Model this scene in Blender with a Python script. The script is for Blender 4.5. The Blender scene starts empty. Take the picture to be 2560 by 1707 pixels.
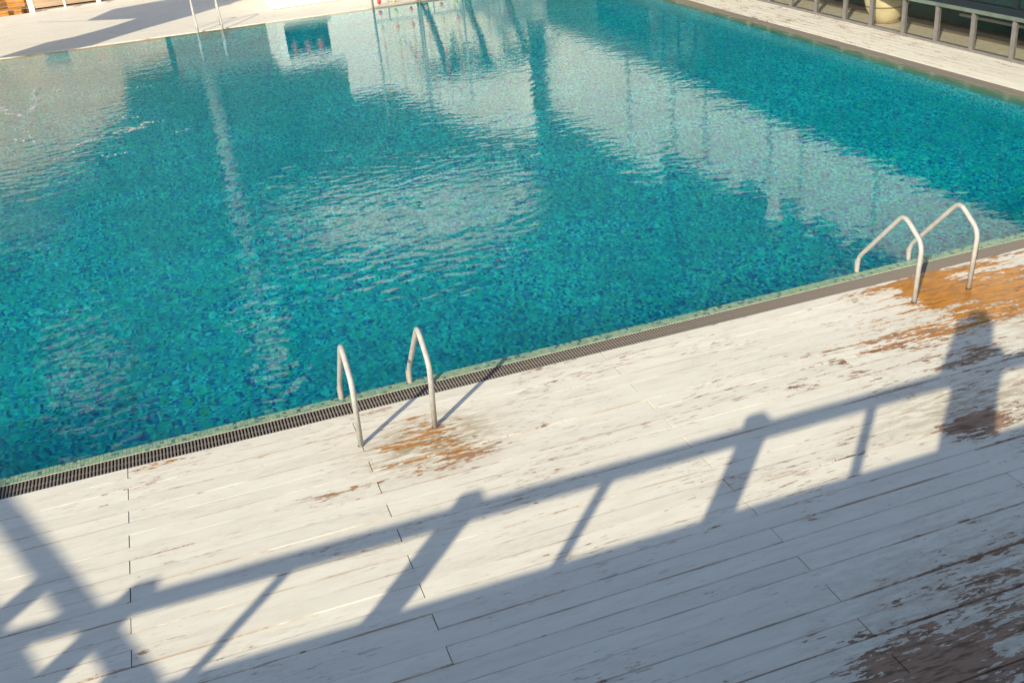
import bpy, bmesh, math, random
import numpy as np
from mathutils import Vector, Matrix
R = math.radians
random.seed(7)
scene = bpy.context.scene
COL = scene.collection

# ------------------------------------------------------------------ camera
cam_d = bpy.data.cameras.new("camera"); cam = bpy.data.objects.new("camera", cam_d); COL.objects.link(cam)
CAM = Vector((0.921, -7.082, 4.018))
PAN, TILT, ROLL = 0.287917, 0.467762, -0.099913
fwd = Vector((math.sin(PAN)*math.cos(TILT), math.cos(PAN)*math.cos(TILT), -math.sin(TILT)))
rgt = Vector((math.cos(PAN), -math.sin(PAN), 0)); upv = rgt.cross(fwd)
r2 = math.cos(ROLL)*rgt + math.sin(ROLL)*upv; u2 = -math.sin(ROLL)*rgt + math.cos(ROLL)*upv
cam.matrix_world = Matrix(((r2.x, u2.x, -fwd.x, CAM.x), (r2.y, u2.y, -fwd.y, CAM.y), (r2.z, u2.z, -fwd.z, CAM.z), (0, 0, 0, 1)))
cam_d.sensor_width = 36; cam_d.lens = 2606.45/2560*36; cam_d.clip_start = 0.05; cam_d.clip_end = 5000
scene.camera = cam

# ------------------------------------------------------------------ world, sun, exposure
AZ, EL = R(43.1), R(25.4)              # the way the shadows fall (from +Y towards +X) and the sun's height
SUN = Vector((math.sin(AZ)*math.cos(EL), math.cos(AZ)*math.cos(EL), -math.sin(EL)))   # direction of travel
W = bpy.data.worlds.new("World"); scene.world = W; W.use_nodes = True
wn, wl = W.node_tree.nodes, W.node_tree.links
wn.clear()
wo = wn.new("ShaderNodeOutputWorld"); bg = wn.new("ShaderNodeBackground")
sky = wn.new("ShaderNodeTexSky"); sky.sky_type = 'NISHITA'; sky.sun_disc = False
sky.sun_elevation = EL; sky.sun_rotation = math.pi + AZ
sky.air_density = 1.0; sky.dust_density = 0.8; sky.ozone_density = 1.0
SKY = 0.142
bg.inputs[1].default_value = SKY
tc = wn.new("ShaderNodeTexCoord")
# scattered cumulus all over the sky: direction projected on a flat layer
sep = wn.new("ShaderNodeSeparateXYZ"); wl.new(tc.outputs['Generated'], sep.inputs[0])
zz = wn.new("ShaderNodeMath"); zz.operation = 'MAXIMUM'; wl.new(sep.outputs[2], zz.inputs[0]); zz.inputs[1].default_value = 0.02
za = wn.new("ShaderNodeMath"); za.operation = 'ADD'; wl.new(zz.outputs[0], za.inputs[0]); za.inputs[1].default_value = 0.12
dv = wn.new("ShaderNodeVectorMath"); dv.operation = 'DIVIDE'; wl.new(tc.outputs['Generated'], dv.inputs[0])
cz = wn.new("ShaderNodeCombineXYZ")
for i in range(3): wl.new(za.outputs[0], cz.inputs[i])
wl.new(cz.outputs[0], dv.inputs[1])
cm = wn.new("ShaderNodeMapping"); wl.new(dv.outputs[0], cm.inputs[0]); cm.inputs['Location'].default_value = (3.1, 1.7, 0.4)
cn = wn.new("ShaderNodeTexNoise"); wl.new(cm.outputs[0], cn.inputs['Vector']); cn.inputs['Scale'].default_value = 1.15
cn.inputs['Detail'].default_value = 9; cn.inputs['Roughness'].default_value = 0.55
cov = cn.outputs[0]
cr = wn.new("ShaderNodeMapRange"); cr.interpolation_type = 'SMOOTHSTEP'; wl.new(cov, cr.inputs[0])
cr.inputs[1].default_value = 0.60; cr.inputs[2].default_value = 0.78
cmix = wn.new("ShaderNodeMix"); cmix.data_type = 'RGBA'; wl.new(cr.outputs[0], cmix.inputs[0])
wl.new(sky.outputs[0], cmix.inputs[6]); cmix.inputs[7].default_value = (10.5, 10.1, 9.6, 1)
wl.new(cmix.outputs[2], bg.inputs[0]); wl.new(bg.outputs[0], wo.inputs[0])

sd = bpy.data.lights.new("sun", 'SUN'); sun = bpy.data.objects.new("sun", sd); COL.objects.link(sun)
sd.energy = 4.6; sd.angle = R(0.36); sd.color = (1.0, 0.855, 0.61)
sun.rotation_euler = SUN.to_track_quat('-Z', 'Y').to_euler(); sun.location = (-20, -25, 22)
vs = scene.view_settings; vs.view_transform = 'Standard'; vs.look = 'None'; vs.exposure = 0.52; vs.gamma = 1; vs.use_curve_mapping = False
scene.render.engine = 'CYCLES'
cy = scene.cycles
cy.max_bounces = 10; cy.transmission_bounces = 8; cy.transparent_max_bounces = 10; cy.diffuse_bounces = 4; cy.glossy_bounces = 4
cy.use_denoising = True; cy.caustics_refractive = True; cy.caustics_reflective = False
try: cy.denoiser = 'OPENIMAGEDENOISE'
except Exception: pass

# ------------------------------------------------------------------ helpers
def mat(name, col=(.5, .5, .5), rough=.6, metal=0, spec=.5):
    m = bpy.data.materials.new(name); m.use_nodes = True
    b = m.node_tree.nodes['Principled BSDF']
    b.inputs['Base Color'].default_value = (*col, 1); b.inputs['Roughness'].default_value = rough
    b.inputs['Metallic'].default_value = metal; b.inputs['Specular IOR Level'].default_value = spec
    return m
class N:
    """small node-graph helper"""
    def __init__(s, m): s.t = m.node_tree; s.n = s.t.nodes; s.b = s.n.get('Principled BSDF')
    def new(s, typ, **k):
        x = s.n.new("ShaderNode"+typ)
        for a, v in k.items(): setattr(x, a, v)
        return x
    def put(s, sock, v):
        if hasattr(v, 'is_output'): s.t.links.new(v, sock)
        else:
            try: sock.default_value = v
            except Exception: sock.default_value = (*v, 1)
    def math(s, op, a, b=None, c=None):
        x = s.new("Math", operation=op); s.put(x.inputs[0], a)
        if b is not None: s.put(x.inputs[1], b)
        if c is not None: s.put(x.inputs[2], c)
        return x.outputs[0]
    def vmath(s, op, a, b=None):
        x = s.new("VectorMath", operation=op); s.put(x.inputs[0], a)
        if b is not None: s.put(x.inputs[1], b)
        return x.outputs['Value' if op in ('LENGTH', 'DISTANCE', 'DOT_PRODUCT') else 0]
    def noise(s, vec, scale=1, detail=4, rough=.5, dist=0, out=0):
        x = s.new("TexNoise"); s.put(x.inputs['Vector'], vec); x.inputs['Scale'].default_value = scale
        x.inputs['Detail'].default_value = detail; x.inputs['Roughness'].default_value = rough; x.inputs['Distortion'].default_value = dist
        return x.outputs[out]
    def rng(s, v, a, b, c=0, d=1, smooth=True):
        x = s.new("MapRange"); x.interpolation_type = 'SMOOTHSTEP' if smooth else 'LINEAR'
        s.put(x.inputs[0], v)
        for i, q in enumerate((a, b, c, d)): s.put(x.inputs[i+1], q)
        return x.outputs[0]
    def mix(s, f, a, b, mode='MIX'):
        x = s.new("Mix", data_type='RGBA', blend_type=mode); s.put(x.inputs[0], f); s.put(x.inputs[6], a); s.put(x.inputs[7], b)
        return x.outputs[2]
    def pos(s): return s.new("NewGeometry").outputs['Position']
    def bump(s, h, strength=.3, dist=.01):
        x = s.new("Bump"); x.inputs['Strength'].default_value = strength; x.inputs['Distance'].default_value = dist
        s.put(x.inputs['Height'], h); return x.outputs[0]

class MB:
    def __init__(s, M=None): s.v = []; s.f = []; s.M = M
    def add(s, vs, fs):
        o = len(s.v); s.v += [tuple(v) for v in vs]; s.f += [tuple(i+o for i in f) for f in fs]; return s
    def box(s, x0, x1, y0, y1, z0, z1):
        return s.add([(x0, y0, z0), (x1, y0, z0), (x1, y1, z0), (x0, y1, z0), (x0, y0, z1), (x1, y0, z1), (x1, y1, z1), (x0, y1, z1)],
                     [(0, 3, 2, 1), (4, 5, 6, 7), (0, 1, 5, 4), (1, 2, 6, 5), (2, 3, 7, 6), (3, 0, 4, 7)])
    def cbox(s, x0, x1, y0, y1, z0, z1, c):
        """box with chamfered top edges"""
        a = [(x0, y0), (x1, y0), (x1, y1), (x0, y1)]; i = [(x0+c, y0+c), (x1-c, y0+c), (x1-c, y1-c), (x0+c, y1-c)]
        return s.add([(*p, z0) for p in a]+[(*p, z1-c) for p in a]+[(*p, z1) for p in i],
                     [(3, 2, 1, 0), (8, 9, 10, 11)]+[(k, (k+1) % 4, 4+(k+1) % 4, 4+k) for k in range(4)]+[(4+k, 4+(k+1) % 4, 8+(k+1) % 4, 8+k) for k in range(4)])
    def prism(s, poly, z0, z1):
        n = len(poly)
        return s.add([(*p, z0) for p in poly]+[(*p, z1) for p in poly], [tuple(range(n))[::-1], tuple(range(n, 2*n))]+[(k, (k+1) % n, n+(k+1) % n, n+k) for k in range(n)])
    def xz(s, poly, y0, y1):
        n = len(poly)
        return s.add([(p[0], y0, p[1]) for p in poly]+[(p[0], y1, p[1]) for p in poly], [tuple(range(n)), tuple(range(n, 2*n))[::-1]]+[(k, n+k, n+(k+1) % n, (k+1) % n) for k in range(n)])
    def tube(s, pts, r, seg=14, cap=True):
        pts = [Vector(p) for p in pts]; rings = []; t0 = (pts[1]-pts[0]).normalized()
        ref = Vector((1, 0, 0)) if abs(t0.x) < .9 else Vector((0, 1, 0)); nrm = t0.cross(ref).normalized()
        o = len(s.v)
        for i, p in enumerate(pts):
            t = (pts[min(i+1, len(pts)-1)]-pts[max(i-1, 0)]).normalized()
            nrm = (nrm-t*nrm.dot(t)).normalized(); bn = t.cross(nrm)
            rr = r[i] if isinstance(r, (list, tuple)) else r
            s.v += [tuple(p+(nrm*math.cos(a)+bn*math.sin(a))*rr) for a in [2*math.pi*k/seg for k in range(seg)]]
        for i in range(len(pts)-1):
            for k in range(seg):
                a = o+i*seg+k; b = o+i*seg+(k+1) % seg; s.f.append((a, b, b+seg, a+seg))
        if cap:
            s.f.append(tuple(o+k for k in range(seg))[::-1]); s.f.append(tuple(o+(len(pts)-1)*seg+k for k in range(seg)))
        return s
    def lathe(s, prof, c=(0, 0, 0), seg=24):
        o = len(s.v)
        for r, z in prof: s.v += [(c[0]+r*math.cos(2*math.pi*k/seg), c[1]+r*math.sin(2*math.pi*k/seg), c[2]+z) for k in range(seg)]
        for i in range(len(prof)-1):
            for k in range(seg):
                a = o+i*seg+k; b = o+i*seg+(k+1) % seg; s.f.append((a, b, b+seg, a+seg))
        s.f.append(tuple(o+k for k in range(seg))[::-1]); s.f.append(tuple(o+(len(prof)-1)*seg+k for k in range(seg)))
        return s
    def mesh(s, name, smooth=False):
        me = bpy.data.meshes.new(name)
        v = [tuple(s.M @ Vector(p)) for p in s.v] if s.M else s.v
        me.from_pydata(v, [], s.f); me.update()
        if smooth: me.polygons.foreach_set('use_smooth', [True]*len(me.polygons))
        return me
    def build(s, name, m, parent=None, smooth=False, loc=None):
        o = bpy.data.objects.new(name, s.mesh(name, smooth)); COL.objects.link(o)
        if m: o.data.materials.append(m)
        if parent: o.parent = parent
        if loc: o.location = loc
        return o
def tag(o, label=None, cat=None, group=None, kind=None):
    if label: o['label'] = label
    if cat: o['category'] = cat
    if group: o['group'] = group
    if kind: o['kind'] = kind
    return o
def thing(name, loc, label, cat, group=None, rz=0):
    o = bpy.data.objects.new(name, None); COL.objects.link(o); o.location = loc; o.rotation_euler = (0, 0, rz)
    o.empty_display_size = .1
    return tag(o, label, cat, group)
def inst(name, me, parent, loc=(0, 0, 0), m=None, rz=0):
    o = bpy.data.objects.new(name, me); COL.objects.link(o); o.parent = parent; o.location = loc; o.rotation_euler = (0, 0, rz)
    if m:
        o.material_slots[0].link = 'OBJECT'; o.material_slots[0].material = m
    return o
def fillet(pts, r, n=7):
    pts = [Vector(p) for p in pts]; out = [pts[0]]
    for i in range(1, len(pts)-1):
        a = (pts[i-1]-pts[i]); b = (pts[i+1]-pts[i]); rr = min(r, a.length*.45, b.length*.45)
        p0 = pts[i]+a.normalized()*rr; p1 = pts[i]+b.normalized()*rr
        for k in range(n+1):
            t = k/n; out.append(p0*(1-t)**2+pts[i]*2*t*(1-t)+p1*t*t)
    return out+[pts[-1]]

# ------------------------------------------------------------------ materials
P_ = 0.145                                         # pitch of the deck boards
def deck_material(name, along='X', far=False):
    m = mat(name, rough=.55); n = N(m); p = n.pos()
    sx, sy = (1, 1)
    sp = n.new("SeparateXYZ"); n.put(sp.inputs[0], p)
    X, Y = (sp.outputs[0], sp.outputs[1]) if along == 'X' else (sp.outputs[1], sp.outputs[0])
    cb = n.new("CombineXYZ"); n.put(cb.inputs[0], X); n.put(cb.inputs[1], Y)
    q = cb.outputs[0]
    oi = n.new("ObjectInfo").outputs['Random']
    jit = n.new("CombineXYZ"); n.put(jit.inputs[2], n.math('MULTIPLY', oi, 37.0))
    qj = n.vmath('ADD', q, jit.outputs[0])
    qk = n.vmath('ADD', q, n.vmath('MULTIPLY', jit.outputs[0], (0, 0, .016)))
    n1 = n.noise(n.vmath('MULTIPLY', qk, (2.6, 13, 1)), 1, 10, .64, .5)
    n2 = n.noise(n.vmath('MULTIPLY', qj, (13, 46, 1)), 1, 8, .62)
    n3 = n.noise(n.vmath('MULTIPLY', q, (.9, 1.6, 1)), 1, 4, .55)
    fr = n.math('FRACT', n.math('MULTIPLY', Y, -1/P_))
    edge = n.math('POWER', n.math('MULTIPLY', n.math('ABSOLUTE', n.math('SUBTRACT', fr, .5)), 2.0), 7.0)
    wear = n.math('ADD', n.math('MULTIPLY', n1, .55), n.math('MULTIPLY', n2, .45))
    wear = n.math('ADD', wear, n.math('MULTIPLY', edge, .055))
    wear = n.math('ADD', wear, n.math('MULTIPLY', n.math('SUBTRACT', n3, .5), .22))
    def blob(cx, cy, rx, ry, amp):
        d = n.vmath('LENGTH', n.vmath('MULTIPLY', n.vmath('SUBTRACT', q, (cx, cy, 0)), (1/rx, 1/ry, 0)))
        return n.rng(d, 0, 1, amp, 0)
    orange = .0
    grad = n.rng(X, 3.5, 8.0, 0, .06)
    wear = n.math('ADD', wear, grad)
    if not far and along == 'X':
        B = [(7.0, -.50, 1.0, .62, .17), (6.78, -.25, .45, .32, .16), (7.7, -.80, 1.6, .62, .13), (6.0, -.98, 1.3, .30, .12), (2.12, -.66, .72, .70, .145), (1.35, -1.05, .7, .16, .12), (2.3, -1.0, .5, .3, .08), (6.3, -1.45, .9, .25, .10), (5.2, -1.25, 1.2, .25, .06),
             (4.95, -4.1, 2.1, 1.3, .18), (5.4, -4.5, 1.5, .9, .16), (6.3, -3.5, 1.3, 1.1, .20), (3.7, -3.9, .9, .5, .12), (5.6, -2.2, .5, .26, .22), (0.2, -.05, .35, .06, .17), (1.9, -.05, .5, .07, .13), (3.3, -.04, 1.2, .06, .08), (6.9, -.08, 1.6, .12, .14)]
        for b in B: wear = n.math('ADD', wear, blob(*b))
        orange = n.math('MAXIMUM', blob(7.0, -.55, 2.2, 1.0, 1.9), blob(1.9, -.6, 1.3, .9, .9))
        orange = n.math('MAXIMUM', orange, blob(0.2, -.05, .5, .1, 1))
    fl = n.noise(n.vmath('MULTIPLY', q, (6.5, 44, 1)), 1, 5, .6)
    zone = n.rng(n.math('ADD', n3, n.math('MULTIPLY', edge, .10)), .42, .66)
    fleck = n.rng(n.math('ADD', fl, n.math('MULTIPLY', zone, .10)), .675, .70)
    mask = n.math('MAXIMUM', n.rng(wear, .640, .646), n.math('MULTIPLY', fleck, .45 if (far or along == 'Y') else n.rng(X, .5, 6, .35, .9)))
    soft = n.rng(wear, .52, .655)
    paint = n.mix(n.rng(n.noise(n.vmath('MULTIPLY', qj, (3, 16, 1)), 1, 5, .6), .35, .75), (.80, .79, .715), (.72, .705, .635))
    paint = n.mix(n.math('MULTIPLY', soft, .30), paint, (.50, .44, .37))
    paint = n.mix(n.math('MULTIPLY', oi, .26), paint, (.56, .54, .49))
    if not far and along == 'X':   # olive grime worked into the paint round the ladder feet, scuffs elsewhere
        gr = n.rng(n.noise(n.vmath('MULTIPLY', q, (5, 24, 1)), 1, 8, .7), .42, .58)
        st_ = n.math('MAXIMUM', n.math('MAXIMUM', blob(2.15, -.70, .85, .6, 1.05), blob(7.6, -.9, 1.9, .95, .9)), blob(5.9, -2.0, 1.6, .5, .7))
        st_ = n.math('MAXIMUM', st_, blob(4.9, -3.8, 2.4, 1.3, .5))
        paint = n.mix(n.math('MULTIPLY', n.math('MULTIPLY', gr, st_), .95), paint, (.33, .26, .14))
    sm1 = n.rng(n.noise(n.vmath('MULTIPLY', q, (1.1, 5, 1)), 1, 6, .7), .50, .72)
    sm2 = n.rng(n.noise(n.vmath('MULTIPLY', q, (11, 70, 1)), 1, 5, .7), .45, .66)
    paint = n.mix(n.math('MULTIPLY', n.math('MULTIPLY', sm1, sm2), .2 if (far or along == 'Y') else .75), paint, (.42, .36, .29))
    sl = n.math('MULTIPLY', n.math('POWER', edge, 3.0), n.rng(n.noise(n.vmath('MULTIPLY', q, (1.3, 9, 1)), 1, 4, .6), .42, .58))
    paint = n.mix(n.math('MULTIPLY', sl, .95), paint, (.30, .21, .13))
    g = n.noise(n.vmath('MULTIPLY', qj, (6, 120, 1)), 1, 4, .6)
    w1 = n.mix(n.rng(n.noise(n.vmath('MULTIPLY', q, (5, 26, 1)), 1, 6, .65), .36, .56), (.15, .09, .06), n.mix(g, (.30, .195, .135), (.42, .28, .20)))
    w2 = n.mix(n.rng(n.noise(n.vmath('MULTIPLY', q, (6, 30, 1)), 1, 5, .65), .38, .6), (.33, .14, .03), n.mix(g, (.47, .18, .012), (.60, .27, .045)))
    og = n.math('MULTIPLY', orange, n.rng(n.noise(n.vmath('MULTIPLY', q, (4, 11, 1)), 1, 4, .6), .33, .50))
    wood = n.mix(og, w1, w2)
    col = n.mix(mask, paint, wood)
    if far:   # seams too far away to be pieces
        seam = n.rng(n.math('ABSOLUTE', n.math('SUBTRACT', fr, .5)), .47, .495, 0, .35)
        col = n.mix(seam, col, (.35, .31, .27))
    n.put(n.b.inputs['Base Color'], col)
    n.put(n.b.inputs['Roughness'], n.math('SUBTRACT', .62, n.math('MULTIPLY', n.math('MULTIPLY', og, mask), .34)))
    n.put(n.b.inputs['Normal'], n.bump(n.math('ADD', n.math('MULTIPLY', mask, -.6), n.math('MULTIPLY', g, .35)), .35, .004))
    return m
M_deck = deck_material("white_deck_paint"); M_deckY = deck_material("white_deck_paint_side", 'Y'); M_deckF = deck_material("white_deck_far", 'X', True)
M_dark = mat("dark_void", (.03, .028, .025), .9)
M_grate = mat("grate_plastic", (.205, .185, .17), .55)
def noisy(name, c0, c1, scale, rough=.6, bump=0, metal=0, stretch=(1, 1, 1), spec=.5):
    m = mat(name, c0, rough, metal, spec); n = N(m)
    v = n.noise(n.vmath('MULTIPLY', n.pos(), stretch), scale, 6, .6)
    n.put(n.b.inputs['Base Color'], n.mix(n.rng(v, .35, .68), c0, c1))
    if bump: n.put(n.b.inputs['Normal'], n.bump(v, bump, .01))
    return m
M_steel = noisy("painted_steel", (.47, .47, .465), (.37, .37, .365), 26, .42, .05, 0)
M_sleeve = noisy("grey_sleeve", (.33, .31, .28), (.26, .25, .23), 30, .5)
M_white = noisy("white_render", (.79, .75, .67), (.68, .64, .56), 1.6, .7, .1)
M_wboard = noisy("white_board", (.80, .78, .74), (.72, .69, .64), 6, .6, .1, 0, (1, 6, 6))
M_timber = noisy("rail_timber", (.62, .58, .52), (.48, .43, .38), 8, .6)
M_tan = noisy("weathered_wood", (.36, .27, .18), (.22, .16, .10), 9, .7, .2, 0, (1, 8, 8))
M_orange = noisy("orange_wood", (.62, .29, .06), (.48, .2, .035), 5, .55)
M_beige = noisy("sandstone", (.55, .39, .26), (.38, .27, .18), 1.3, .85, .3)
M_brown = noisy("brown_boards", (.22, .17, .13), (.14, .11, .085), 3, .8, .2)
M_frame = noisy("grey_aluminium", (.19, .185, .19), (.15, .145, .15), 12, .45)
M_navy = mat("navy_shade_and_pane", (.012, .018, .028), .35)  # shade on the pavilion's upper frames put into the colour; also dark windows
M_tilefloor = noisy("interior_floor", (.64, .60, .53), (.54, .50, .44), 5, .6)
M_inwall = noisy("interior_shade_wall", (.012, .05, .05), (.02, .035, .032), 2.5, .6)  # near-black teal stands in for the shaded depth of the room
M_tint = mat("tinted_panel", (.012, .03, .03), .12)
M_ground = noisy("dry_ground", (.34, .28, .21), (.24, .2, .15), .4, .9)
M_grout = noisy("grout", (.62, .60, .48), (.50, .49, .40), 40, .8)

# pool mosaic: small square tiles, each with its own tone
def mosaic(name, pal, cell, big):
    m = mat(name, rough=.35); n = N(m)
    p = n.vmath('ADD', n.pos(), (.0131, .0117, .0093))
    c = n.vmath('FLOOR', n.vmath('MULTIPLY', p, (1/cell,)*3))
    wnz = n.new("TexWhiteNoise", noise_dimensions='3D'); n.put(wnz.inputs[0], c)
    rp = n.new("ValToRGB"); n.put(rp.inputs[0], wnz.outputs[0]); rp.color_ramp.interpolation = 'CONSTANT'
    el = rp.color_ramp.elements
    el[0].position = 0; el[0].color = (*pal[0], 1); el[1].position = 1/len(pal); el[1].color = (*pal[1], 1)
    for i in range(2, len(pal)):
        e = el.new(i/len(pal)); e.color = (*pal[i], 1)
    v = n.noise(n.pos(), big, 3, .5)
    n.put(n.b.inputs['Base Color'], n.mix(n.rng(v, .3, .7, .0, .38), rp.outputs[0], (.01, .34, .38)))
    return m
M_mosaic = mosaic("pool_mosaic", [(.06, .62, .60), (.03, .48, .66), (.12, .84, .78), (.02, .22, .56), (.06, .68, .72), (.10, .66, .42), (.03, .40, .64), (.25, .95, .90), (.01, .14, .38)], .030, .9)

# ------------------------------------------------------------------ ground and near deck
tilt = .0147                                       # the right side of the pool runs a touch off square
XR = lambda y: 11.53+tilt*y
FY = lambda x: 19.90-.054*x
base = MB()
bp_ = [(-2500, -2500, -.35), (2500, -2500, -.35), (2500, 2500, -.35), (-2500, 2500, -.35), (-4.6, -.0, -.35), (12.9, -.0, -.35), (12.9, 20.2, -.35), (-4.6, 20.2, -.35)]
base.add(bp_, [(0, 1, 5, 4), (1, 2, 6, 5), (2, 3, 7, 6), (3, 0, 4, 7)])
ground = tag(base.build("ground", M_ground), kind='structure')

deck = tag(MB().box(-6, 14.5, -7.2, -.004, -.30, -.034).build("deck", M_dark), kind='structure')
JO = {0: [-3.763*k for k in (2, 1)]+[0, 3.763, 7.526, 11.289], 1: [1.653-3.763*k for k in (2, 1)]+[1.653, 5.385, 9.15, 12.9]}
rnd = random.Random(3)
for k in range(46):
    gp = rnd.choice((.0010, .0013, .0013, .0016, .0022)); y1 = -k*P_-gp; y0 = -(k+1)*P_+gp*.8
    js = [-6]+[j for j in JO[k % 2] if j > -6]+[14.4]
    for a, b in zip(js[:-1], js[1:]):
        dz = rnd.uniform(-.0018, .0012); e = .0030
        o = MB().cbox(a+e, b-e, y0, y1, -.030, 0, .0007).build("plank", M_deck, deck)
        o.location.z = dz; o.rotation_euler.x = rnd.uniform(-.006, .006)*.4

# drain grating, near side
YD0, YD1 = .006, .184
gut = tag(MB().box(-4.6, 11.8, -.003, .188, -.14, -.12).box(-4.6, 11.8, -.0035, .001, -.13, -.012).box(-4.6, 11.8, .1845, .189, -.13, -.006).build("drain_channel", M_dark), kind='structure')
bar = MB().cbox(-.0068, .0068, YD0, .0885, -.022, -.004, .003).cbox(-.0068, .0068, .0955, YD1, -.022, -.004, .003).cbox(-.0127, .0127, .0905, .0935, -.024, -.009, .001)
bm_bar = bar.mesh("grating_bar"); bm_bar.materials.append(M_grate)
NB = 300; bp = .0252
for i in range(NB):
    o = inst("grating_bar", bm_bar, gut, (-1.35+i*bp, 0, 0))
rest = MB()
for i in list(range(-128, 0))+list(range(NB, 515)):
    x = -1.35+i*bp
    rest.add([(v[0]+x, v[1], v[2]) for v in bar.v], bar.f)
tag(rest.build("grating_bars", M_grate, gut), kind='stuff')

# mosaic edge between the grating and the water
edge = tag(MB().box(-4.6, XR(0)+.12, .189, .299, -.30, -.0016).build("pool_edge", M_grout), kind='structure')
TCOL = [(.21, .33, .23), (.165, .29, .22), (.26, .38, .265), (.15, .28, .23), (.24, .34, .22), (.19, .315, .245)]
M_tiles = [mat("mint_tile", c, .25) for c in TCOL]+[mat("dark_tile", (.05, .11, .12), .25), mat("slate_tile", (.08, .15, .17), .25)]
tp = .0275; ts = .0248
tile = MB().cbox(-ts/2, ts/2, -ts/2, ts/2, -.006, 0, .0012); tm_ = tile.mesh("mosaic_tile"); tm_.materials.append(M_tiles[0])
rt = random.Random(11)
def tmat(): return M_tiles[rt.choice((6, 7))] if rt.random() < .105 else M_tiles[rt.randrange(6)]
rests = {i: MB() for i in range(8)}
for i in range(-120, 478):
    for j in range(4):
        x = -.9+i*tp; y = .2025+j*tp; mm = tmat(); z = rt.uniform(-.0004, .0006)+.0008
        if 0 <= i < 75: inst("mosaic_tile", tm_, edge, (x, y, z), mm)
        else: rests[M_tiles.index(mm)].add([(v[0]+x, v[1]+y, v[2]+z) for v in tile.v], tile.f)
allv = MB(); mids = []
for i, r_ in rests.items():
    mids += [i]*len(r_.f); allv.add(r_.v, r_.f)
tr_ = allv.build("mosaic_tiles", None, edge); tag(tr_, kind='stuff')
for m in M_tiles: tr_.data.materials.append(m)
tr_.data.polygons.foreach_set('material_index', mids)

# ------------------------------------------------------------------ pool basin
D = 1.65
c0, c1, c2, c3 = (-4.6, .297), (XR(.3), .297), (XR(FY(11.8)), FY(11.8)), (-4.6, FY(-4.6))
bas = MB()
bas.add([(*c, -D) for c in (c0, c1, c2, c3)]+[(*c, -.03) for c in (c0, c1, c2, c3)], [(0, 1, 2, 3), (0, 4, 5, 1), (1, 5, 6, 2), (2, 6, 7, 3), (3, 7, 4, 0)])
basin = tag(bas.build("pool_basin", M_mosaic), kind='structure')

# water: real waves
def water_mesh():
    st = .033
    xs = np.arange(-4.62, 11.86, st); ys = np.arange(.285, 20.2, st)
    X, Y = np.meshgrid(xs, ys); Z = np.zeros_like(X); rg = np.random.default_rng(5)
    for i in range(110):
        lam = .10*(.75/.10)**rg.random()
        th = rg.normal(R(98), R(38)); k = 2*math.pi/lam
        a = .0021*lam**.8*(1.15 if lam < .24 else .42)
        Z += a*np.sin(k*(X*math.cos(th)+Y*math.sin(th))+rg.random()*6.28 + .6*np.sin(.5*X+rg.random()*6)+.6*np.sin(.4*Y+rg.random()*6))*.55
    env = .155+.05*np.sin(.55*X+.4)*np.sin(.38*Y+1.1)+.16*np.exp(-((X+2.2)/2.2)**2-((Y-12)/4.5)**2)+.30*np.exp(-((X+.2)/2.2)**2-((Y-1.8)/2.2)**2)+.10*np.exp(-((Y-4)/6)**2)+.20*np.exp(-((X-1.2)/1.1)**2-((Y-8)/6)**2)
    Z = Z*env-.012
    nx, ny = len(xs), len(ys); n0 = nx*ny
    me = bpy.data.meshes.new("water")
    v = np.stack([X.ravel(), Y.ravel(), Z.ravel()], 1)
    idx = np.arange(n0).reshape(ny, nx)
    F = np.stack([idx[:-1, :-1].ravel(), idx[:-1, 1:].ravel(), idx[1:, 1:].ravel(), idx[1:, :-1].ravel()], 1)
    # skirt and bottom close the volume (they sit inside the basin's shell)
    ring = np.concatenate([idx[0, :], idx[1:, -1], idx[-1, -2::-1], idx[-2:0:-1, 0]])
    low = v[ring].copy(); low[:, 2] = -D-.05
    li = n0+np.arange(len(ring)); V = np.concatenate([v, low]); nr = len(ring)
    side = np.stack([ring, li, np.roll(li, -1), np.roll(ring, -1)], 1)
    quads = np.concatenate([F, side])
    me.vertices.add(len(V)); me.vertices.foreach_set('co', V.ravel())
    nq = len(quads); me.loops.add(nq*4+nr); me.polygons.add(nq+1)
    me.loops.foreach_set('vertex_index', np.concatenate([quads.ravel(), li[::-1]]))
    me.polygons.foreach_set('loop_start', np.concatenate([np.arange(nq)*4, [nq*4]]))
    sm = np.zeros(nq+1, bool); sm[:len(F)] = True
    me.polygons.foreach_set('use_smooth', sm)
    me.update(calc_edges=True); me.validate(); return me
M_water = bpy.data.materials.new("pool_water"); M_water.use_nodes = True
n = N(M_water); n.n.clear()
out = n.new("OutputMaterial")
p = n.pos()
h = n.noise(n.vmath('MULTIPLY', p, (10, 18, 1)), 1, 2, .45, .3)
bmp = n.new("Bump"); bmp.inputs['Strength'].default_value = .045; bmp.inputs['Distance'].default_value = .02; n.put(bmp.inputs['Height'], h)
gl = n.new("BsdfGlass"); gl.inputs['IOR'].default_value = 1.333; gl.inputs['Roughness'].default_value = 0.0
n.put(gl.inputs['Normal'], bmp.outputs[0])
va = n.new("VolumeAbsorption"); va.inputs['Color'].default_value = (.0, .928, .957, 1); va.inputs['Density'].default_value = .85
n.t.links.new(gl.outputs[0], out.inputs[0]); n.t.links.new(va.outputs[0], out.inputs[1])
water = bpy.data.objects.new("water", water_mesh()); COL.objects.link(water); water.data.materials.append(M_water); tag(water, kind='structure')
MNEE = False
if MNEE:
    sd.cycles.is_caustics_light = True
    water.cycles.is_caustics_caster = True
    basin.cycles.is_caustics_receiver = True

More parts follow.
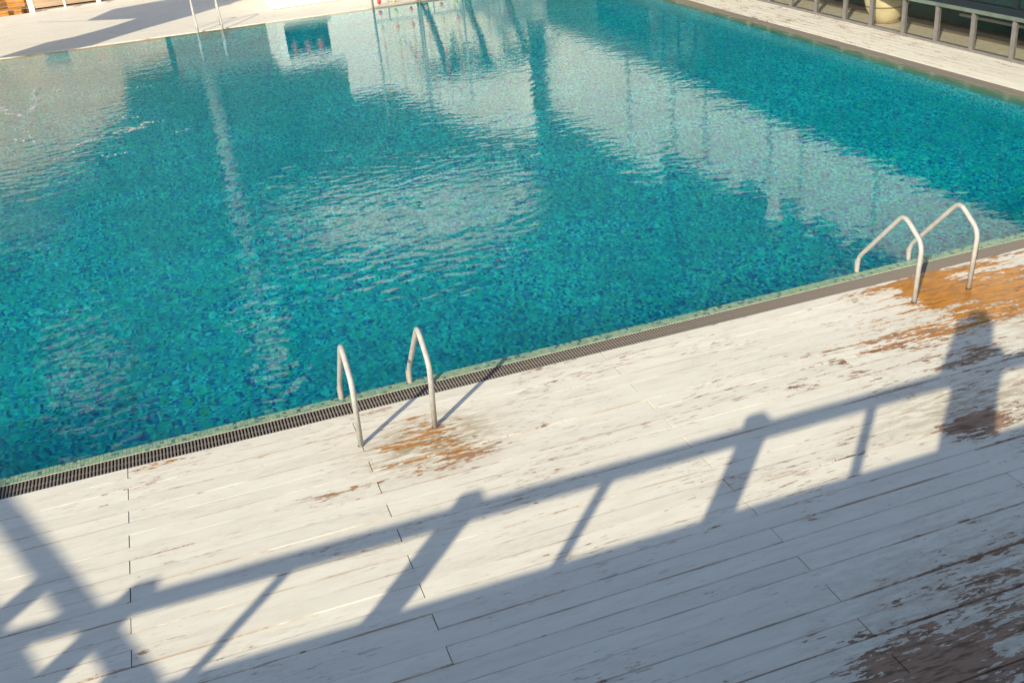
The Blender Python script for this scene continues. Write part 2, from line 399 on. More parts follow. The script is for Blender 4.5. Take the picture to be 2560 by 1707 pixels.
# foam streaks drifting off the inlet
M_foam = mat("white_foam", (.50, .51, .48), .7); n = N(M_foam)
n.put(n.b.inputs['Alpha'], n.rng(n.noise(n.vmath('MULTIPLY', n.pos(), (18, 26, 1)), 1, 5, .7), .42, .58, 0, .75))
def foam():
    lines = [[(0, 262), (30, 283), (62, 288), (95, 258), (80, 235), (95, 220)], [(100, 255), (140, 242), (150, 225), (200, 205), (255, 203)], [(40, 345), (62, 352), (90, 352), (60, 330), (85, 322)], [(0, 318), (28, 312), (60, 322), (105, 310), (155, 300)],
             [(190, 362), (215, 350), (250, 342), (300, 325), (345, 318), (362, 306), (420, 302)], [(280, 293), (300, 291), (325, 294), (350, 293)], [(305, 330), (335, 322), (358, 316)], [(130, 400), (170, 385), (205, 372)], [(0, 372), (45, 360)], [(10, 415), (60, 402), (95, 398)],
             [(230, 232), (300, 222), (380, 214)], [(420, 330), (480, 322), (520, 326)], [(240, 390), (300, 384), (330, 376)]]
    rg = random.Random(4); mb = MB()
    for L in lines:
        P = [gpt(*p) for p in L]; sm = []
        for k in range(len(P)-1):
            n_ = max(3, int((P[k+1]-P[k]).length/.045))
            for i in range(n_): sm.append(P[k].lerp(P[k+1], i/n_)+Vector((rg.gauss(0, .018), rg.gauss(0, .03), 0)))
        for k, p in enumerate(sm):
            if rg.random() < (.3 if L in (lines[0], lines[4], lines[6]) else .6): continue
            w = (.02+.07*abs(math.sin(k*.37)))*rg.uniform(.35, 1.3)*(1.1 if L in (lines[0], lines[4], lines[6]) else .5)
            n_ = 7; o_ = [(p.x+w*1.3*math.cos(6.28*i/n_)*rg.uniform(.5, 1.2), p.y+w*math.sin(6.28*i/n_)*rg.uniform(.5, 1.2)) for i in range(n_)]
            c = len(mb.v); zt = rg.uniform(-.006, .0)
            mb.v += [(x, y, -.02) for x, y in o_]+[(p.x+(x-p.x)*.6, p.y+(y-p.y)*.6, zt) for x, y in o_]
            mb.f += [(c+i, c+(i+1) % n_, c+n_+(i+1) % n_, c+n_+i) for i in range(n_)]+[tuple(c+n_+i for i in range(n_))]
    return tag(mb.build("foam", M_foam, None, True), kind='stuff')
def gpt(px, py):   # photo pixel on the deck plane
    d = fwd*1+r2*((px-1280)/2606.45)+u2*(-(py-853.5)/2606.45); s = -CAM.z/d.z; return CAM+d*s
foam()
# ------------------------------------------------------------------ ladders
def ladder(loc, label, prof, sep_, group="chrome pool ladders", rz=0, flip=1):
    t = thing("pool_ladder", loc, label, "ladder", group, rz)
    for i, dx in enumerate((0, sep_)):
        pts = [(dx, flip*y, z) for y, z in prof]
        path = fillet(pts, .085)
        h = MB().tube(path, .0205, 16).build("handrail", M_steel, t, True)
        (y0, z0) = prof[0]
        MB().lathe([(.0235, -.002), (.0245, .004), (.0215, .009)], (dx, flip*y0, 0), 20).build("base_ring", M_dark, h, True)
        yl, zl = prof[-2]
        MB().tube([(dx, flip*(yl-.001), .105), (dx, flip*prof[-1][0], -.03)], .0222, 16).build("sleeve", M_sleeve, h, True)
    for z in (-.32, -.6, -.88):
        MB().cbox(.01, sep_-.01, flip*(prof[-1][0])-.04, flip*(prof[-1][0])+.04, z-.025, z, .004).build("tread", M_steel, t)
    return t
PL = [(0, -.02), (-.112, .575), (.135, .775), (.715, .155), (.775, -.03), (.80, -1.0)]
PR = [(0, -.02), (-.035, .545), (.215, .725), (.79, .13), (.80, -.03), (.81, -1.0)]
ladder((1.646, -.495, 0), "grey steel pool ladder over olive stained boards beside the grating joint", PL, .563)
ladder((6.475, -.455, 0), "grey steel pool ladder standing over the large bare orange wood patch", PR, .559)

# ------------------------------------------------------------------ right side: edge, drain, deck, glazed building
RM = Matrix.Translation((11.53, 0, 0)) @ Matrix.Rotation(-math.atan(tilt), 4, 'Z')     # local x across, y along
edgeR = tag(MB(RM).box(-.002, .11, .30, 19.6, -.30, -.014).build("pool_edge", noisy("edge_mosaic", (.30, .40, .27), (.22, .33, .25), 30, .5)), kind='structure')
drR = MB(RM).box(.112, .30, .2, 19.6, -.05, -.02)
drainR = tag(drR.build("drain_channel", M_dark), kind='structure')
gb = MB(RM)
y = .25
while y < 19.5:
    gb.box(.114, .297, y, y+.016, -.022, -.003); y += .0217
tag(gb.build("grating_bars", M_grate, drainR), kind='stuff')
deckR = tag(MB(RM).box(.302, 1.25, .0, 20, -.3, -.034).build("deck", M_dark), kind='structure')
for k in range(7):
    x0 = .304+k*P_; ys = [.02+(1.9 if k % 2 else 0)-3.76*1+3.76*i for i in range(7)]
    for a, b in zip(ys[:-1], ys[1:]):
        a = max(a, .02); b = min(b, 20)
        if b-a > .1: MB(RM).cbox(x0+.0008, min(x0+P_-.0008, 1.318), a+.001, b-.001, -.03, 0, .0006).build("plank", M_deckY, deckR)

# glazed pavilion
GX = 1.335
gbld = thing("glazed_pavilion", tuple(RM @ Vector((GX, 9, 0))), "long pavilion with grey mullions and glass wall beside the narrow white deck", "building")
gbld.rotation_euler = (0, 0, -math.atan(tilt))
def G(mb, name, m, parent=gbld): return mb.build(name, m, parent)     # local coordinates: x into the building, y along, centred on y = 9
G(MB().box(-.03, .05, -9, 16, -.02, .045), "sill", M_frame)
ym = [5.66-.86*3, 5.66-.86*2, 5.66-.86, 5.66, 6.54, 7.39, 8.24, 9.15, 9.95, 10.9, 11.78, 12.62, 13.45, 14.3, 15.15, 16.0, 16.9, 17.8, 18.7]
mull = MB().box(-.03, .012, -.03, .03, .045, .60).box(.012, .05, -.018, .03, .045, .60).mesh("mullion"); mull.materials.append(M_frame)
mull_shaded = MB().box(-.03, .04, -.035, .035, .77, 2.4).mesh("mullion"); mull_shaded.materials.append(M_navy)  # upper mullions: darker copy of the grey ones, shade put into the colour
M_glass = bpy.data.materials.new("pavilion_glass"); M_glass.use_nodes = True
n = N(M_glass); n.n.clear(); out = n.new("OutputMaterial")
lwt = n.new("LayerWeight"); lwt.inputs[0].default_value = .5; fac = n.math("ADD", .03, n.math("MULTIPLY", n.math("POWER", lwt.outputs["Facing"], 4.0), .8))
tr = n.new("BsdfTransparent"); tr.inputs[0].default_value = (.90, .91, .88, 1); gs = n.new("BsdfGlossy"); gs.inputs['Roughness'].default_value = .02
mx = n.new("MixShader"); n.put(mx.inputs[0], fac); n.t.links.new(tr.outputs[0], mx.inputs[1]); n.t.links.new(gs.outputs[0], mx.inputs[2]); n.t.links.new(mx.outputs[0], out.inputs[0])
for i, y in enumerate(ym):
    inst("mullion", mull, gbld, (0, y-9, 0)); inst("mullion", mull_shaded, gbld, (0, y-9, 0))
    if i+1 < len(ym):
        y2 = ym[i+1]
        G(MB().box(0, .008, y-9+.031, y2-9-.031, .046, .60), "pane", M_glass)
        G(MB().box(.0, .015, y-9+.036, y2-9-.036, .77, 2.398), "spandrel_panel", M_tint)  # dark panels stand in for shaded glass and keep the sun low
G(MB().box(-.05, .05, -9, 16, .60, .665), "lower_transom", noisy("pale_transom", (.14, .18, .165), (.10, .13, .12), 4, .5))
G(MB().box(-.06, .06, -9, 16, .667, .768), "transom", M_navy)  # the bar's shade is in its navy colour
G(MB().box(.052, 1.12, -9, 10, -.05, .0), "interior_floor", M_tilefloor)
G(MB().box(.66, 1.12, -9, 10, .001, .004), "floor_shade_strip", M_brown)  # shaded part of the floor, drawn as a thin brown sheet
G(MB().box(1.12, 1.2, -9, 16, -.05, 2.4), "inner_wall", M_inwall)
G(MB().box(1.02, 1.119, -3.2, -.9, .2, .245), "ledge", M_tilefloor)
G(MB().box(.062, 8, -9, 16, 2.402, 2.6), "ceiling", M_white)
G(MB().box(1.2, 8, -9, 16, -.05, 2.4), "rear_block", M_brown)
G(MB().xz([(0, 0), (0, 0)], 0, 0) if False else MB().box(-.02, .2, -9, 5, 2.404, 4.0), "fascia", M_white)
G(MB().box(-.02, .2, 5.002, 9.5, 2.404, 4.45), "fascia", M_white)
G(MB().box(-.02, .2, 9.502, 18.5, 2.404, 5.3), "fascia", M_white)
for yy, zt in ((6.4, 4.3), (3.4, 3.9), (2.1, 3.9), (-.4, 3.9), (11.0, 5.1), (8.2, 4.3)):
    G(MB().tube([(-.055, yy, 2.42), (-.055, yy, zt)], .032, 8), "downpipe", M_frame)
for yy, zt in ((2.0, 4.4), (3.4, 4.75), (.6, 4.3), (-1.2, 4.25)):
    G(MB().cbox(0, .16, yy-.12, yy+.12, 4.0, zt, .03), "roof_pier", M_white)
jar = thing("clay_jar", tuple(RM @ Vector((GX+.50, 9.40, .004))), "large cream clay jar standing behind the pavilion glass", "jar")
M_clay = noisy("cream_clay", (.80, .69, .47), (.68, .58, .40), 5, .6)
MB().lathe([(.17, 0), (.20, .02), (.27, .10), (.36, .24), (.40, .40), (.385, .55), (.30, .72), (.20, .82), (.17, .88), (.21, .93), (.22, .95), (.16, .95)], seg=32).build("body", M_clay, jar, True)
MB().lathe([(.372, .285), (.383, .295), (.384, .305), (.375, .315)], seg=32).build("band", M_tan, jar, True)
for s in (-1, 1):
    MB().tube(fillet([(0, s*.19, .86), (0, s*.34, .86), (0, s*.40, .70), (0, s*.33, .62)], .06), .028, 10).build("handle", M_clay, jar, True)
MB().lathe([(.22, 0), (.25, .012), (.235, .03), (.19, .034)], seg=28).build("base_ring", M_tan, jar, True)

# ------------------------------------------------------------------ far side
fd = MB()
xl, xr_ = -14, 12.6
fd.prism([(xl, FY(xl)), (xr_, FY(xr_)), (xr_, 27.9), (xl, 27.9)], -.05, 0)
tag(fd.build("far_deck", M_deckF), kind='structure')
lip = MB().prism([(-4.6, FY(-4.6)-.012), (6.1, FY(6.1)-.012), (6.1, FY(6.1)+.1), (-4.6, FY(-4.6)+.1)], -.30, -.052).prism([(6.1, FY(6.1)-.01), (12, FY(12)-.01), (12, FY(12)+.1), (6.1, FY(6.1)+.1)], -.3, -.052)
tag(lip.build("pool_edge", M_tan), kind='structure')
ladder((1.82, 20.33, 0), "grey steel pool ladder on the far deck below the sail shadow", [(0, -.02), (-.04, .56), (.24, .74), (.66, .2), (.70, -.03), (.72, -1.0)], .58, flip=-1)

kio = thing("beach_kiosk", (3.85, 21.55, 0), "white clapboard kiosk with a serving window at the far pool edge", "kiosk")
bh = .155
for s_, (x0, x1) in (("L", (0, .22)), ("R", (1.36, 6.0))):
    pass
k = 0; z = .015
while z < 2.35:
    z1 = z+bh-.008
    segs = [(0, 2.9)]
    if .42 < z+bh/2 < 1.32: segs = [(0, .2), (1.36, 2.9)]
    if z > 1.5: segs = [(1.7, 2.9)]
    for a, b in segs: MB().add([(a, 0, z), (b, 0, z), (b, .02, z1), (a, .02, z1), (a, .06, z), (b, .06, z), (b, .06, z1), (a, .06, z1)], [(0, 1, 2, 3), (7, 6, 5, 4), (0, 3, 7, 4), (1, 5, 6, 2), (3, 2, 6, 7), (0, 4, 5, 1)]).build("clapboard", M_wboard, kio)
    if z < 1.5: MB().box(-.02, -.002, .0, 2.4, z, z1).build("clapboard", M_wboard, kio)
    z += bh
MB().box(.0, 2.9, .062, .09, 0, .44).box(0, .2, .062, .09, .44, 1.5).box(1.36, 2.9, .062, .09, .44, 1.5).box(1.7, 2.9, .062, .09, 1.5, 2.35).build("front_wall", M_wboard, kio)
MB().box(.0, .06, .09, 2.4, 0, 1.5).build("side_wall", M_wboard, kio)
MB().box(.06, 2.9, 2.3, 2.4, 0, 1.5).build("back_wall", M_brown, kio)
MB().box(-.06, 1.7, -.05, 2.45, 1.52, 1.58).build("roof", M_brown, kio)
MB().box(.2, 1.36, -.12, .2, .42, .46).build("counter", M_tan, kio)
for i, x in enumerate((.42, .78, 1.12)):
    lp = thing("pendant_lamp", (3.85+x, 21.75, .98), ("red pendant lamp in the kiosk window at the fence end", "red pendant lamp between two others in the kiosk window", "red pendant lamp in the kiosk window next to the pipe frame")[i], "lamp", "pendant lamps in the kiosk window")
    MB().lathe([(.10, 0), (.095, .06), (.05, .14), (.02, .17)], seg=16).build("lamp_shade", mat("red_enamel", (.55, .06, .08), .4), lp, True)
    MB().tube([(0, 0, .17), (0, 0, .54)], .006, 6).build("cord", M_dark, lp)
    MB().lathe([(.02, -.05), (.05, -.02), (.05, .02), (.02, .05)], seg=12).build("bulb", M_white, lp, True)

# frame hung with strings of coloured balls
FX = lambda x: FY(x)-.02
scr = thing("pipe_frame", (6.09, 19.56, 0), "tall grey pipe frame hung with coloured balls at the far pool edge", "frame")
def S(mb, name, m): return mb.build(name, m, scr, True)
for x, r_ in ((0, .028), (1.125, .03), (1.19, .03), (2.27, .026), (.386, .018), (1.53, .018)):
    S(MB().tube([(x, -.054*x, -.6), (x, -.054*x, 2.7 if r_ > .02 else .34)], r_, 10), "post", M_sleeve)
for z in (.005, .335, 1.5, 2.7):
    S(MB().tube([(-.03, .0016, z), (2.30, -.124, z)], .024 if z < .01 else .018, 10), "cross_pipe", M_sleeve)
BC = [mat("red_ball", (.72, .05, .05), .35), mat("yellow_ball", (.62, .58, .12), .35), mat("orange_ball", (.80, .22, .03), .35), mat("coral_ball", (.75, .12, .12), .35)]
sq = [[0, 1, 2, 0, 1, 2], [1, 2, 1, 3, 2, 0], [3, 0, 1, 0, 2, 1], [2, 2, 0, 1, 0, 3], [0, 1, 1, 2, 3, 0], [1, 3, 2, 1, 0, 2]]
ordn = ("first", "second", "third", "fourth", "fifth", "sixth")
for i in range(6):
    x = 6.25+.39*i
    st = thing("ball_string", (x, FX(x)-.03, 0), ordn[i]+" string of coloured balls along the pipe frame, counted from the kiosk", "ball string", "strings of balls on the pipe frame")
    MB().tube([(0, 0, .05), (0, 0, 2.69)], .004, 6).build("cord", M_sleeve, st)
    for j in range(6):
        MB().lathe([(.012, -.062), (.036, -.045), (.05, -.015), (.05, .015), (.036, .045), (.012, .062)], (0, 0, .125+.385*j), 14).build("ball", BC[sq[i][j]], st, True)

wb = thing("gabled_building", (5.6, 26, 0), "large white gabled building behind the pipe frame", "building")
MB().xz([(0, 0), (0, 2.35), (.7, 2.66), (4.7, 5.3), (6.7, 6.0), (6.7, 0)], 0, .3).build("gable_wall", M_white, wb)
MB().box(0, 6.7, .31, 7, 0, 2.3).build("rear_block", M_white, wb)
lw = thing("garden_wall", (12.32, 26.1, 0), "low white wall between the gabled building and the pavilion", "wall")
MB().cbox(0, .75, 0, .3, 0, 2.15, .02).build("wall_body", M_white, lw)
bb = thing("sandstone_building", (-14, 31.5, -.3), "low sandstone building behind the cable fence", "building")
MB().xz([(0, 0), (0, 6.4), (9, 6.2), (11, 5.7), (13.2, 4.3), (13.6, 3.0), (15.1, 2.8), (15.1, 0)], 0, 5).build("wall", M_beige, bb)
MB().box(11.2, 11.9, -.05, -.002, .3, 2.4).build("door", M_brown, bb)
for x in (6.2, 8.6): MB().box(x, x+1, -.05, -.002, 1.2, 2.4).build("window", M_navy, bb)
pv = thing("timber_shed", (1.3, 30.4, -.3), "dark brown board shed beside the sandstone building", "shed")
for i in range(16): MB().box(i*.2, i*.2+.19, 0, .03, 0, 3.25).build("board", M_brown, pv)
MB().box(0, 3.2, .032, 2.6, 0, 3.22).build("shed_body", M_brown, pv)
MB().box(-.15, 3.35, -.15, 2.8, 3.26, 3.35).build("roof", M_brown, pv)
ms = thing("light_mast", (2.45, 33.6, -.3), "tall white floodlight mast rising behind the board shed", "mast")
MB().tube([(0, 0, 0), (0, 0, 15)], [.36, .32], 20).build("pole", noisy("mast_paint", (.24, .23, .215), (.15, .145, .14), .5, .6), ms, True)
MB().cbox(-.8, .8, -.12, .12, 15.0, 16.6, .03).build("lamp_head", M_white, ms)

# wooded hills, unseen, put up to keep bright sky out of the reflections
def added_hills():
    rg = np.random.default_rng(2); na, nr = 180, 40; mb = MB()
    ph = rg.random(12)*6.28
    for i in range(na):
        a = R(-80+190*i/(na-1)); e = 33+sum(math.sin(a*k*2.3+ph[k])*1.6/k**.7 for k in range(1, 9))*.9
        for j in range(nr):
            t = j/(nr-1); d = 140+560*t; prof = math.sin(min(t/.8, 1)*math.pi/2)**1.15*(1 if t < .8 else 1-(t-.8)*1.2)
            z = math.tan(R(e))*(140+560*.8)*prof*(1+.05*math.sin(a*31+t*9)+.03*math.sin(a*67+t*23)+.02*math.sin(a*140+t*57))
            mb.v.append((d*math.sin(a), d*math.cos(a), -1+z))
    for i in range(na-1):
        for j in range(nr-1):
            k = i*nr+j; mb.f.append((k, k+1, k+nr+1, k+nr))
    m = noisy("wooded_slope", (.022, .034, .018), (.045, .056, .03), .05, .95, .4); n = N(m); p = n.pos()
    b0 = n.b.inputs['Base Color'].links[0].from_socket
    dirn = n.vmath('NORMALIZE', p)
    pale_ledge = .0
    for (az, el, ra, re, amp) in ((13, 19.0, 13.5, 3.3, .42), (-8.5, 23.8, 8, 3.6, .28), (38, 24, 9, 3, .2), (-30, 17, 10, 3, .22), (62, 19, 12, 4, .24)):    # pale ledges added for the bright reflections, by bearing and height seen from the pool
        c = (math.sin(R(az))*math.cos(R(el)), math.cos(R(az))*math.cos(R(el)), math.sin(R(el)))
        u = (math.cos(R(az)), -math.sin(R(az)), 0); w = (-math.sin(R(az))*math.sin(R(el)), -math.cos(R(az))*math.sin(R(el)), math.cos(R(el)))
        dd = n.vmath('SUBTRACT', dirn, c)
        x_ = n.math('DIVIDE', n.vmath('DOT_PRODUCT', dd, u), R(ra)); y_ = n.math('DIVIDE', n.vmath('DOT_PRODUCT', dd, w), R(re))
        L = n.math('SQRT', n.math('ADD', n.math('MULTIPLY', x_, x_), n.math('MULTIPLY', y_, y_)))
        pale_ledge = n.math('MAXIMUM', pale_ledge, n.rng(L, 0, 1.15, amp, 0))
    mk = n.rng(n.math('ADD', n.noise(p, .022, 8, .62), pale_ledge), .70, .80)
    n.put(n.b.inputs['Base Color'], n.mix(mk, b0, (.62, .58, .50)))
    return tag(mb.build("added_hills", m, None, True), kind='structure')
added_hills()
def rpt(px, py, yp):      # where a reflected pixel's sight line meets the plane y = yp
    d = fwd+r2*((px-1280)/2606.45)+u2*(-(py-853.5)/2606.45); s = (-.02-CAM.z)/d.z; w = CAM+d*s; d = Vector((d.x, d.y, -d.z)); return w+d*((yp-w.y)/d.y)
M_trunk = noisy("palm_trunk", (.10, .075, .05), (.06, .045, .03), 14, .9, .4)
M_frond = noisy("palm_frond", (.035, .07, .02), (.06, .10, .03), 3, .7)
def palm(pix, yp, label):
    pts = [rpt(px, py, yp) for px, py in pix]
    b = pts[0]; foot = Vector((b.x-.05*b.z, yp, 0)); path = [foot]+pts; top = pts[-1]+(pts[-1]-pts[-2])*.9; path.append(top)
    t = thing("palm_tree", tuple(foot), label, "palm tree", "leaning palms before the gabled building")
    P = [p-foot for p in path]; sm = [P[0]]
    for k in range(len(P)-1):
        for q_ in (.25, .5, .75, 1): sm.append(P[k].lerp(P[k+1], q_))
    MB().tube([tuple(p) for p in sm], [.11-.03*i/len(sm) for i in range(len(sm))], 10).build("trunk", M_trunk, t, True)
    rr = random.Random(int(pix[0][0])); mb = MB(); c = P[-1]
    for f in range(15):
        a = f*2.4+rr.random()*.5; el = rr.uniform(-.1, 1.0); L = rr.uniform(1.1, 1.6); prev = c; w0 = Vector((-math.sin(a), math.cos(a), 0))
        for k in range(9):
            u = (k+1)/9; nx = c+Vector((math.cos(a)*math.cos(el)*L*u, math.sin(a)*math.cos(el)*L*u, L*(math.sin(el)*u-.75*u*u)))
            for sd_ in (-1, 1):
                ln = .34*math.sin(math.pi*min(.15+u*.85, 1))+.05
                tip = nx+w0*sd_*ln+Vector((0, 0, -.12)); mb.add([tuple(prev), tuple(nx), tuple(tip)], [(0, 1, 2)])
            prev = nx
    mb.build("crown", M_frond, t)
palm([(1167, 0), (1178, 42), (1199, 85), (1212, 128)], 24.2, "leaning palm between the other two palms behind the pipe frame")
palm([(1063, 21), (1084, 70), (1103, 128)], 23.6, "leaning palm next to the kiosk behind the pipe frame")
palm([(1269, 0), (1280, 42), (1303, 96)], 24.6, "leaning palm next to the low garden wall")

# cable fence and what lies behind it
fe = thing("cable_fence", (-2.44, 27.85, 0), "white post fence with steel cables along the far deck", "fence")
for x, w in ((-3.78, .15), (-2.85, .06), (-1.89, .13), (-.95, .06), (0, .15), (.93, .06), (1.89, .13), (2.82, .06), (3.75, .14), (4.7, .06)):
    MB().box(x-w/2, x+w/2, -.05, .05, 0, 1.05).build("post", M_white, fe)
for z in (.14, .265, .40, .53, .66, .8, .93):
    MB().tube([(-3.9, 0, z), (4.8, 0, z+.01)], .007, 6).build("cable", M_sleeve, fe)
for nm, (x, y, w, d_, hh), lb in (("storage_crate", (-3.75, 28.2, .98, .7, .42), "orange timber crate behind the cable fence, lowest of the heap"), ("storage_crate", (-3.9, 28.95, 1.2, .8, .75), "tall orange timber crate behind the lower crate")):
    t = thing(nm, (x, y, -.34), lb, "crate", "orange crates behind the fence")
    for i in range(3): MB().cbox(0, w, 0, .03, i*hh/3+.004, (i+1)*hh/3-.004, .004).build("slat", M_orange, t)
    MB().box(.002, w-.002, .032, d_, 0, hh-.01).build("crate_body", M_orange, t)
    MB().box(0, w, .0, d_, hh-.008, hh+.015).build("lid", M_orange, t)
for i, (x, y, L, a, hgt, m) in enumerate(((-2.55, 28.25, 1.6, .02, .10, M_brown), (-2.2, 28.6, 2.6, -.03, .16, M_tan), (-1.3, 28.32, 1.7, .03, .12, M_brown), (-2.3, 29.1, 3.0, .0, .22, M_wboard), (.1, 28.3, 1.9, -.01, .12, M_tan))):
    lbs = ("dark brown beam beside the orange crate", "weathered beam behind the thick fence post", "brown beam under the middle of the cable fence", "white painted beam behind the brown beams", "weathered beam at the shed end of the fence")
    t = MB().cbox(0, L, 0, .22, 0, hgt, .01).build("timber_beam", m, None, loc=(x, y, -.345)); t.rotation_euler.z = a
    tag(t, lbs[i], "beam", "beams lying behind the fence")

# shade sails (their shadows lie on the far deck)
def sail(pts, zc, label, tips):
    q = []
    for (px, py), z in zip(pts, zc):
        g = gpt(px, py); q.append(g-SUN*(z/-SUN.z))
    c = sum(q, Vector())/len(q); t = thing("shade_sail", tuple(c), label, "shade sail", "shade sails over the left of the pool")
    nn = len(q); v = [p-c for p in q]
    mb = MB(); mb.add([tuple(p) for p in v]+[tuple(p+Vector((0, 0, .012))) for p in v], [tuple(range(nn))[::-1], tuple(range(nn, 2*nn))]+[(k, (k+1) % nn, nn+(k+1) % nn, nn+k) for k in range(nn)])
    mb.build("canopy", noisy("sail_cloth", (.62, .58, .50), (.55, .5, .44), 2, .8), t)
    for a, b in tips:
        MB().tube([tuple(v[a]), tuple(v[a]+Vector(b))], .012, 6).build("rope", M_sleeve, t)
    return t
c1f = lambda x, y: (x*.2126, y*.2126)
sail([c1f(1010, 250), c1f(1330, 112), c1f(1960, 0), c1f(3000, -110), c1f(2700, 60), c1f(1590, 222)], [3.4, 3.5, 3.7, 4.0, 3.8, 3.5], "pale shade sail with one long pointed corner above the other sail", [(0, (-2.2, .2, .6))])
sail([c1f(-60, 692), c1f(560, 500), c1f(860, 440), c1f(1300, 320), c1f(1700, 190), c1f(2600, -20), c1f(2850, 5), c1f(2240, 190), c1f(1740, 330), c1f(1400, 432), c1f(1060, 545), c1f(500, 640)], [3.0]*12, "long narrow pale shade sail roped low over the pool corner", [(0, (-2, -.6, .3)), (1, (-4.2, -.5, .1)), (8, (-3, -1.6, .2)), (7, (-3.5, -2.2, .2))])

# ------------------------------------------------------------------ terrace the photograph is taken from
YR = -6.85
ter = thing("terrace", (0, YR, 0), "raised white terrace block with solid parapet behind the pool deck", "terrace")
MB().box(-13, 9, -14, -.081, -.05, 2.36).build("terrace_wall", M_white, ter)
MB().box(-13, 9, -14, -.08, 2.362, 2.41).build("terrace_floor", M_tan, ter)
MB().box(-13, 9, -.08, .08, -.05, 2.868).build("parapet", M_white, ter)
bal = thing("balustrade", (0, YR, 2.868), "timber balustrade with square posts on the terrace parapet", "balustrade")
MB().cbox(-13, 9, -.05, .05, .492, .559, .006).build("top_rail", M_timber, bal)
px_ = [-11.2, -9.1, -7.0, -4.92, -2.814, -.65, 1.327, 3.4, 5.5, 7.6]
for i, x in enumerate(px_):
    p_ = MB().box(x-.062, x+.062, -.062, .062, .002, .56).build("post", M_timber, bal)
    MB().cbox(x-.07, x+.07, -.07, .07, .562, .63, .012).build("cap", M_timber, p_)
for x in [-3.875, -1.73, .336]+[2.36, 4.45, 6.55]:
    MB().box(x-.024, x+.024, -.024, .024, .002, .49).build("baluster", M_timber, bal)

# stair rising along the terrace, to the left of the camera
YS = -7.15; SL = .484
stt = thing("terrace_stair", (-4.43, YS, 2.41), "white stair with solid sloping parapet and timber handrail rising from the terrace", "stair")
# top line of the handrail shadow passes (-6.46, 4.39) in this plane
dY = YS+6.75; HZ = lambda x: (.953-.65*dY)+.484*(.936*dY)-.484*x-.010   # the measured shadow line, carried back along the sun to this plane
x0, x1 = -4.2, -10.2
lx = lambda x: x+4.43
lz = lambda z: z-2.41
MB().xz([(lx(x0), lz(HZ(x0))), (lx(x1), lz(HZ(x1))), (lx(x1), lz(HZ(x1)-.100)), (lx(x0), lz(HZ(x0)-.100))], -.05, .05).build("handrail", M_timber, stt)
MB().xz([(lx(x0), lz(2.412)), (lx(x0), lz(HZ(x0)-.25)), (lx(x1), lz(HZ(x1)-.25)), (lx(x1), lz(2.412))], -.06, .06).build("stair_parapet", M_white, stt)
XP = -5.754+.936*dY
for x in (XP+1.45, XP, XP-1.45, XP-2.9):
    MB().xz([(lx(x-.06), lz(HZ(x-.06)-.262)), (lx(x+.06), lz(HZ(x+.06)-.262)), (lx(x+.06), lz(HZ(x+.06)-.099)), (lx(x-.06), lz(HZ(x-.06)-.099))], -.061, .061).build("post", M_timber, stt)
for i in range(17):
    MB().box(-.3*i-.55, -.3*i-.25, -1.5, -.0622, .002, .15*(i+1)).build("step", M_white, stt)

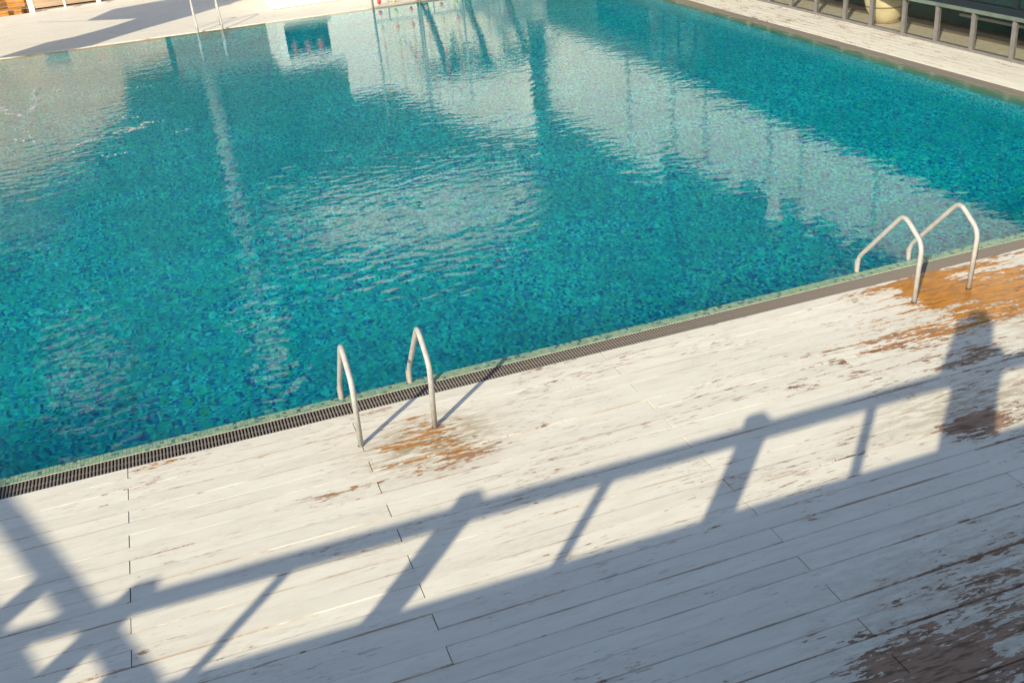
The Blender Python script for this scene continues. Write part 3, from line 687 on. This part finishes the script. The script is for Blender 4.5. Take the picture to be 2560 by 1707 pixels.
# ------------------------------------------------------------------ the photographer, just behind the lens
per = thing("person", (.745, -7.345, 2.41), "person in a grey shirt holding a camera at the terrace rail", "person", rz=-R(16.5))
def person():
    J = {}; E_ = []
    def v(nm, co, r_): J[nm] = (Vector(co), r_)
    v('pel', (0, 0, .92), .15); v('wai', (0, .0, 1.08), .135); v('che', (0, .0, 1.30), .155); v('nek', (0, .02, 1.46), .06); v('hea', (0, .045, 1.57), .085); v('top', (0, .04, 1.70), .085)
    E_ += [('pel', 'wai'), ('wai', 'che'), ('che', 'nek'), ('nek', 'hea'), ('hea', 'top')]
    for s, n_ in ((-1, 'l'), (1, 'r')):
        v('hip'+n_, (s*.095, 0, .86), .10); v('kne'+n_, (s*.11, .03, .48), .062); v('ank'+n_, (s*.12, -.01, .09), .045); v('toe'+n_, (s*.14, .17, .035), .036)
        v('sho'+n_, (s*.175, .01, 1.42), .075); v('elb'+n_, (s*.165, .10, 1.19), .06); v('wri'+n_, (s*.085+.03, .215, 1.45), .045); v('han'+n_, (s*.082+.05, .262, 1.535), .028)
        E_ += [('pel', 'hip'+n_), ('hip'+n_, 'kne'+n_), ('kne'+n_, 'ank'+n_), ('ank'+n_, 'toe'+n_), ('che', 'sho'+n_), ('sho'+n_, 'elb'+n_), ('elb'+n_, 'wri'+n_), ('wri'+n_, 'han'+n_)]
        for f in range(4):
            a = (s*(.088-.002*f)+.06, .262+.017*(f-1.2), 1.578-.006*abs(f-1)); b = (s*.062+.06, a[1]+.004, 1.612-.007*abs(f-1)); c = (s*.035+.06, a[1]+.006, 1.618-.008*abs(f-1))
            for kk, (co, rr) in enumerate(((a, .0092), (b, .0085), (c, .0075))): v('f%s%d%d' % (n_, f, kk), co, rr)
            E_ += [('han'+n_, 'f%s%d0' % (n_, f)), ('f%s%d0' % (n_, f), 'f%s%d1' % (n_, f)), ('f%s%d1' % (n_, f), 'f%s%d2' % (n_, f))]
        v('t0'+n_, (s*.058+.06, .24, 1.545), .010); v('t1'+n_, (s*.03+.06, .235, 1.555), .009); E_ += [('han'+n_, 't0'+n_), ('t0'+n_, 't1'+n_)]
    names = list(J); me = bpy.data.meshes.new("body")
    me.from_pydata([tuple(J[k][0]) for k in names], [(names.index(a), names.index(b)) for a, b in E_], [])
    o = bpy.data.objects.new("body", me); COL.objects.link(o)
    md = o.modifiers.new("skin", 'SKIN'); md.use_smooth_shade = True
    for i, k in enumerate(names):
        sv = me.skin_vertices[0].data[i]; sv.radius = (J[k][1],)*2; sv.use_root = (k == 'pel')
    sb = o.modifiers.new("sub", 'SUBSURF'); sb.levels = sb.render_levels = 2
    bpy.context.view_layer.update()
    dg = bpy.context.evaluated_depsgraph_get(); m2 = bpy.data.meshes.new_from_object(o.evaluated_get(dg)); m2.name = "body"
    o.modifiers.clear(); o.data = m2
    sk, sh, tr_, bo = mat("skin", (.52, .32, .22), .5), mat("grey_shirt", (.22, .22, .23), .8), mat("dark_trousers", (.05, .06, .09), .8), mat("shoes", (.04, .035, .03), .6)
    m2.materials.clear()
    for m in (sk, sh, tr_, bo): m2.materials.append(m)
    for p in m2.polygons:
        c = p.center; p.use_smooth = True
        p.material_index = 3 if c.z < .1 else 2 if c.z < .96 else 0 if (c.z > 1.47 or (c.y > .12 and c.z > 1.2)) else 1
    o.parent = per
    hr = MB().lathe([(.02, .135), (.07, .118), (.10, .075), (.108, .02), (.112, -.06), (.112, -.15), (.108, -.2), (.08, -.23)], (0, -.005, 1.645), 20).build("hair", mat("dark_hair", (.03, .02, .015), .6), o, True)
    face = MB()
    for s in (-1, 1):
        face.lathe([(.004, -.012), (.012, 0), (.004, .012)], (s*.034, .128, 1.60), 8)
    face.build("eyes", mat("eye", (.6, .6, .6), .2), o, True)
    MB().lathe([(.002, .03), (.011, .0), (.014, -.012), (.004, -.018)], (0, .133, 1.575), 10).build("nose", sk, o, True)
    MB().box(-.024, .024, .122, .13, 1.527, 1.536).build("mouth", mat("lips", (.42, .18, .15), .5), o)
person()
ch = thing("hand_camera", tuple(CAM-fwd*.09), "black camera held up by the person on the terrace", "camera")
Rm = cam.matrix_world.to_3x3().to_4x4(); ch.rotation_euler = Rm.to_euler()
MB().cbox(-.065, .065, -.045, .045, -.0, .045, .006).build("camera_body", M_dark, ch)
MB().lathe([(.033, 0), (.034, -.045), (.031, -.05), (.02, -.05)], seg=20).build("lens", M_dark, ch, True)
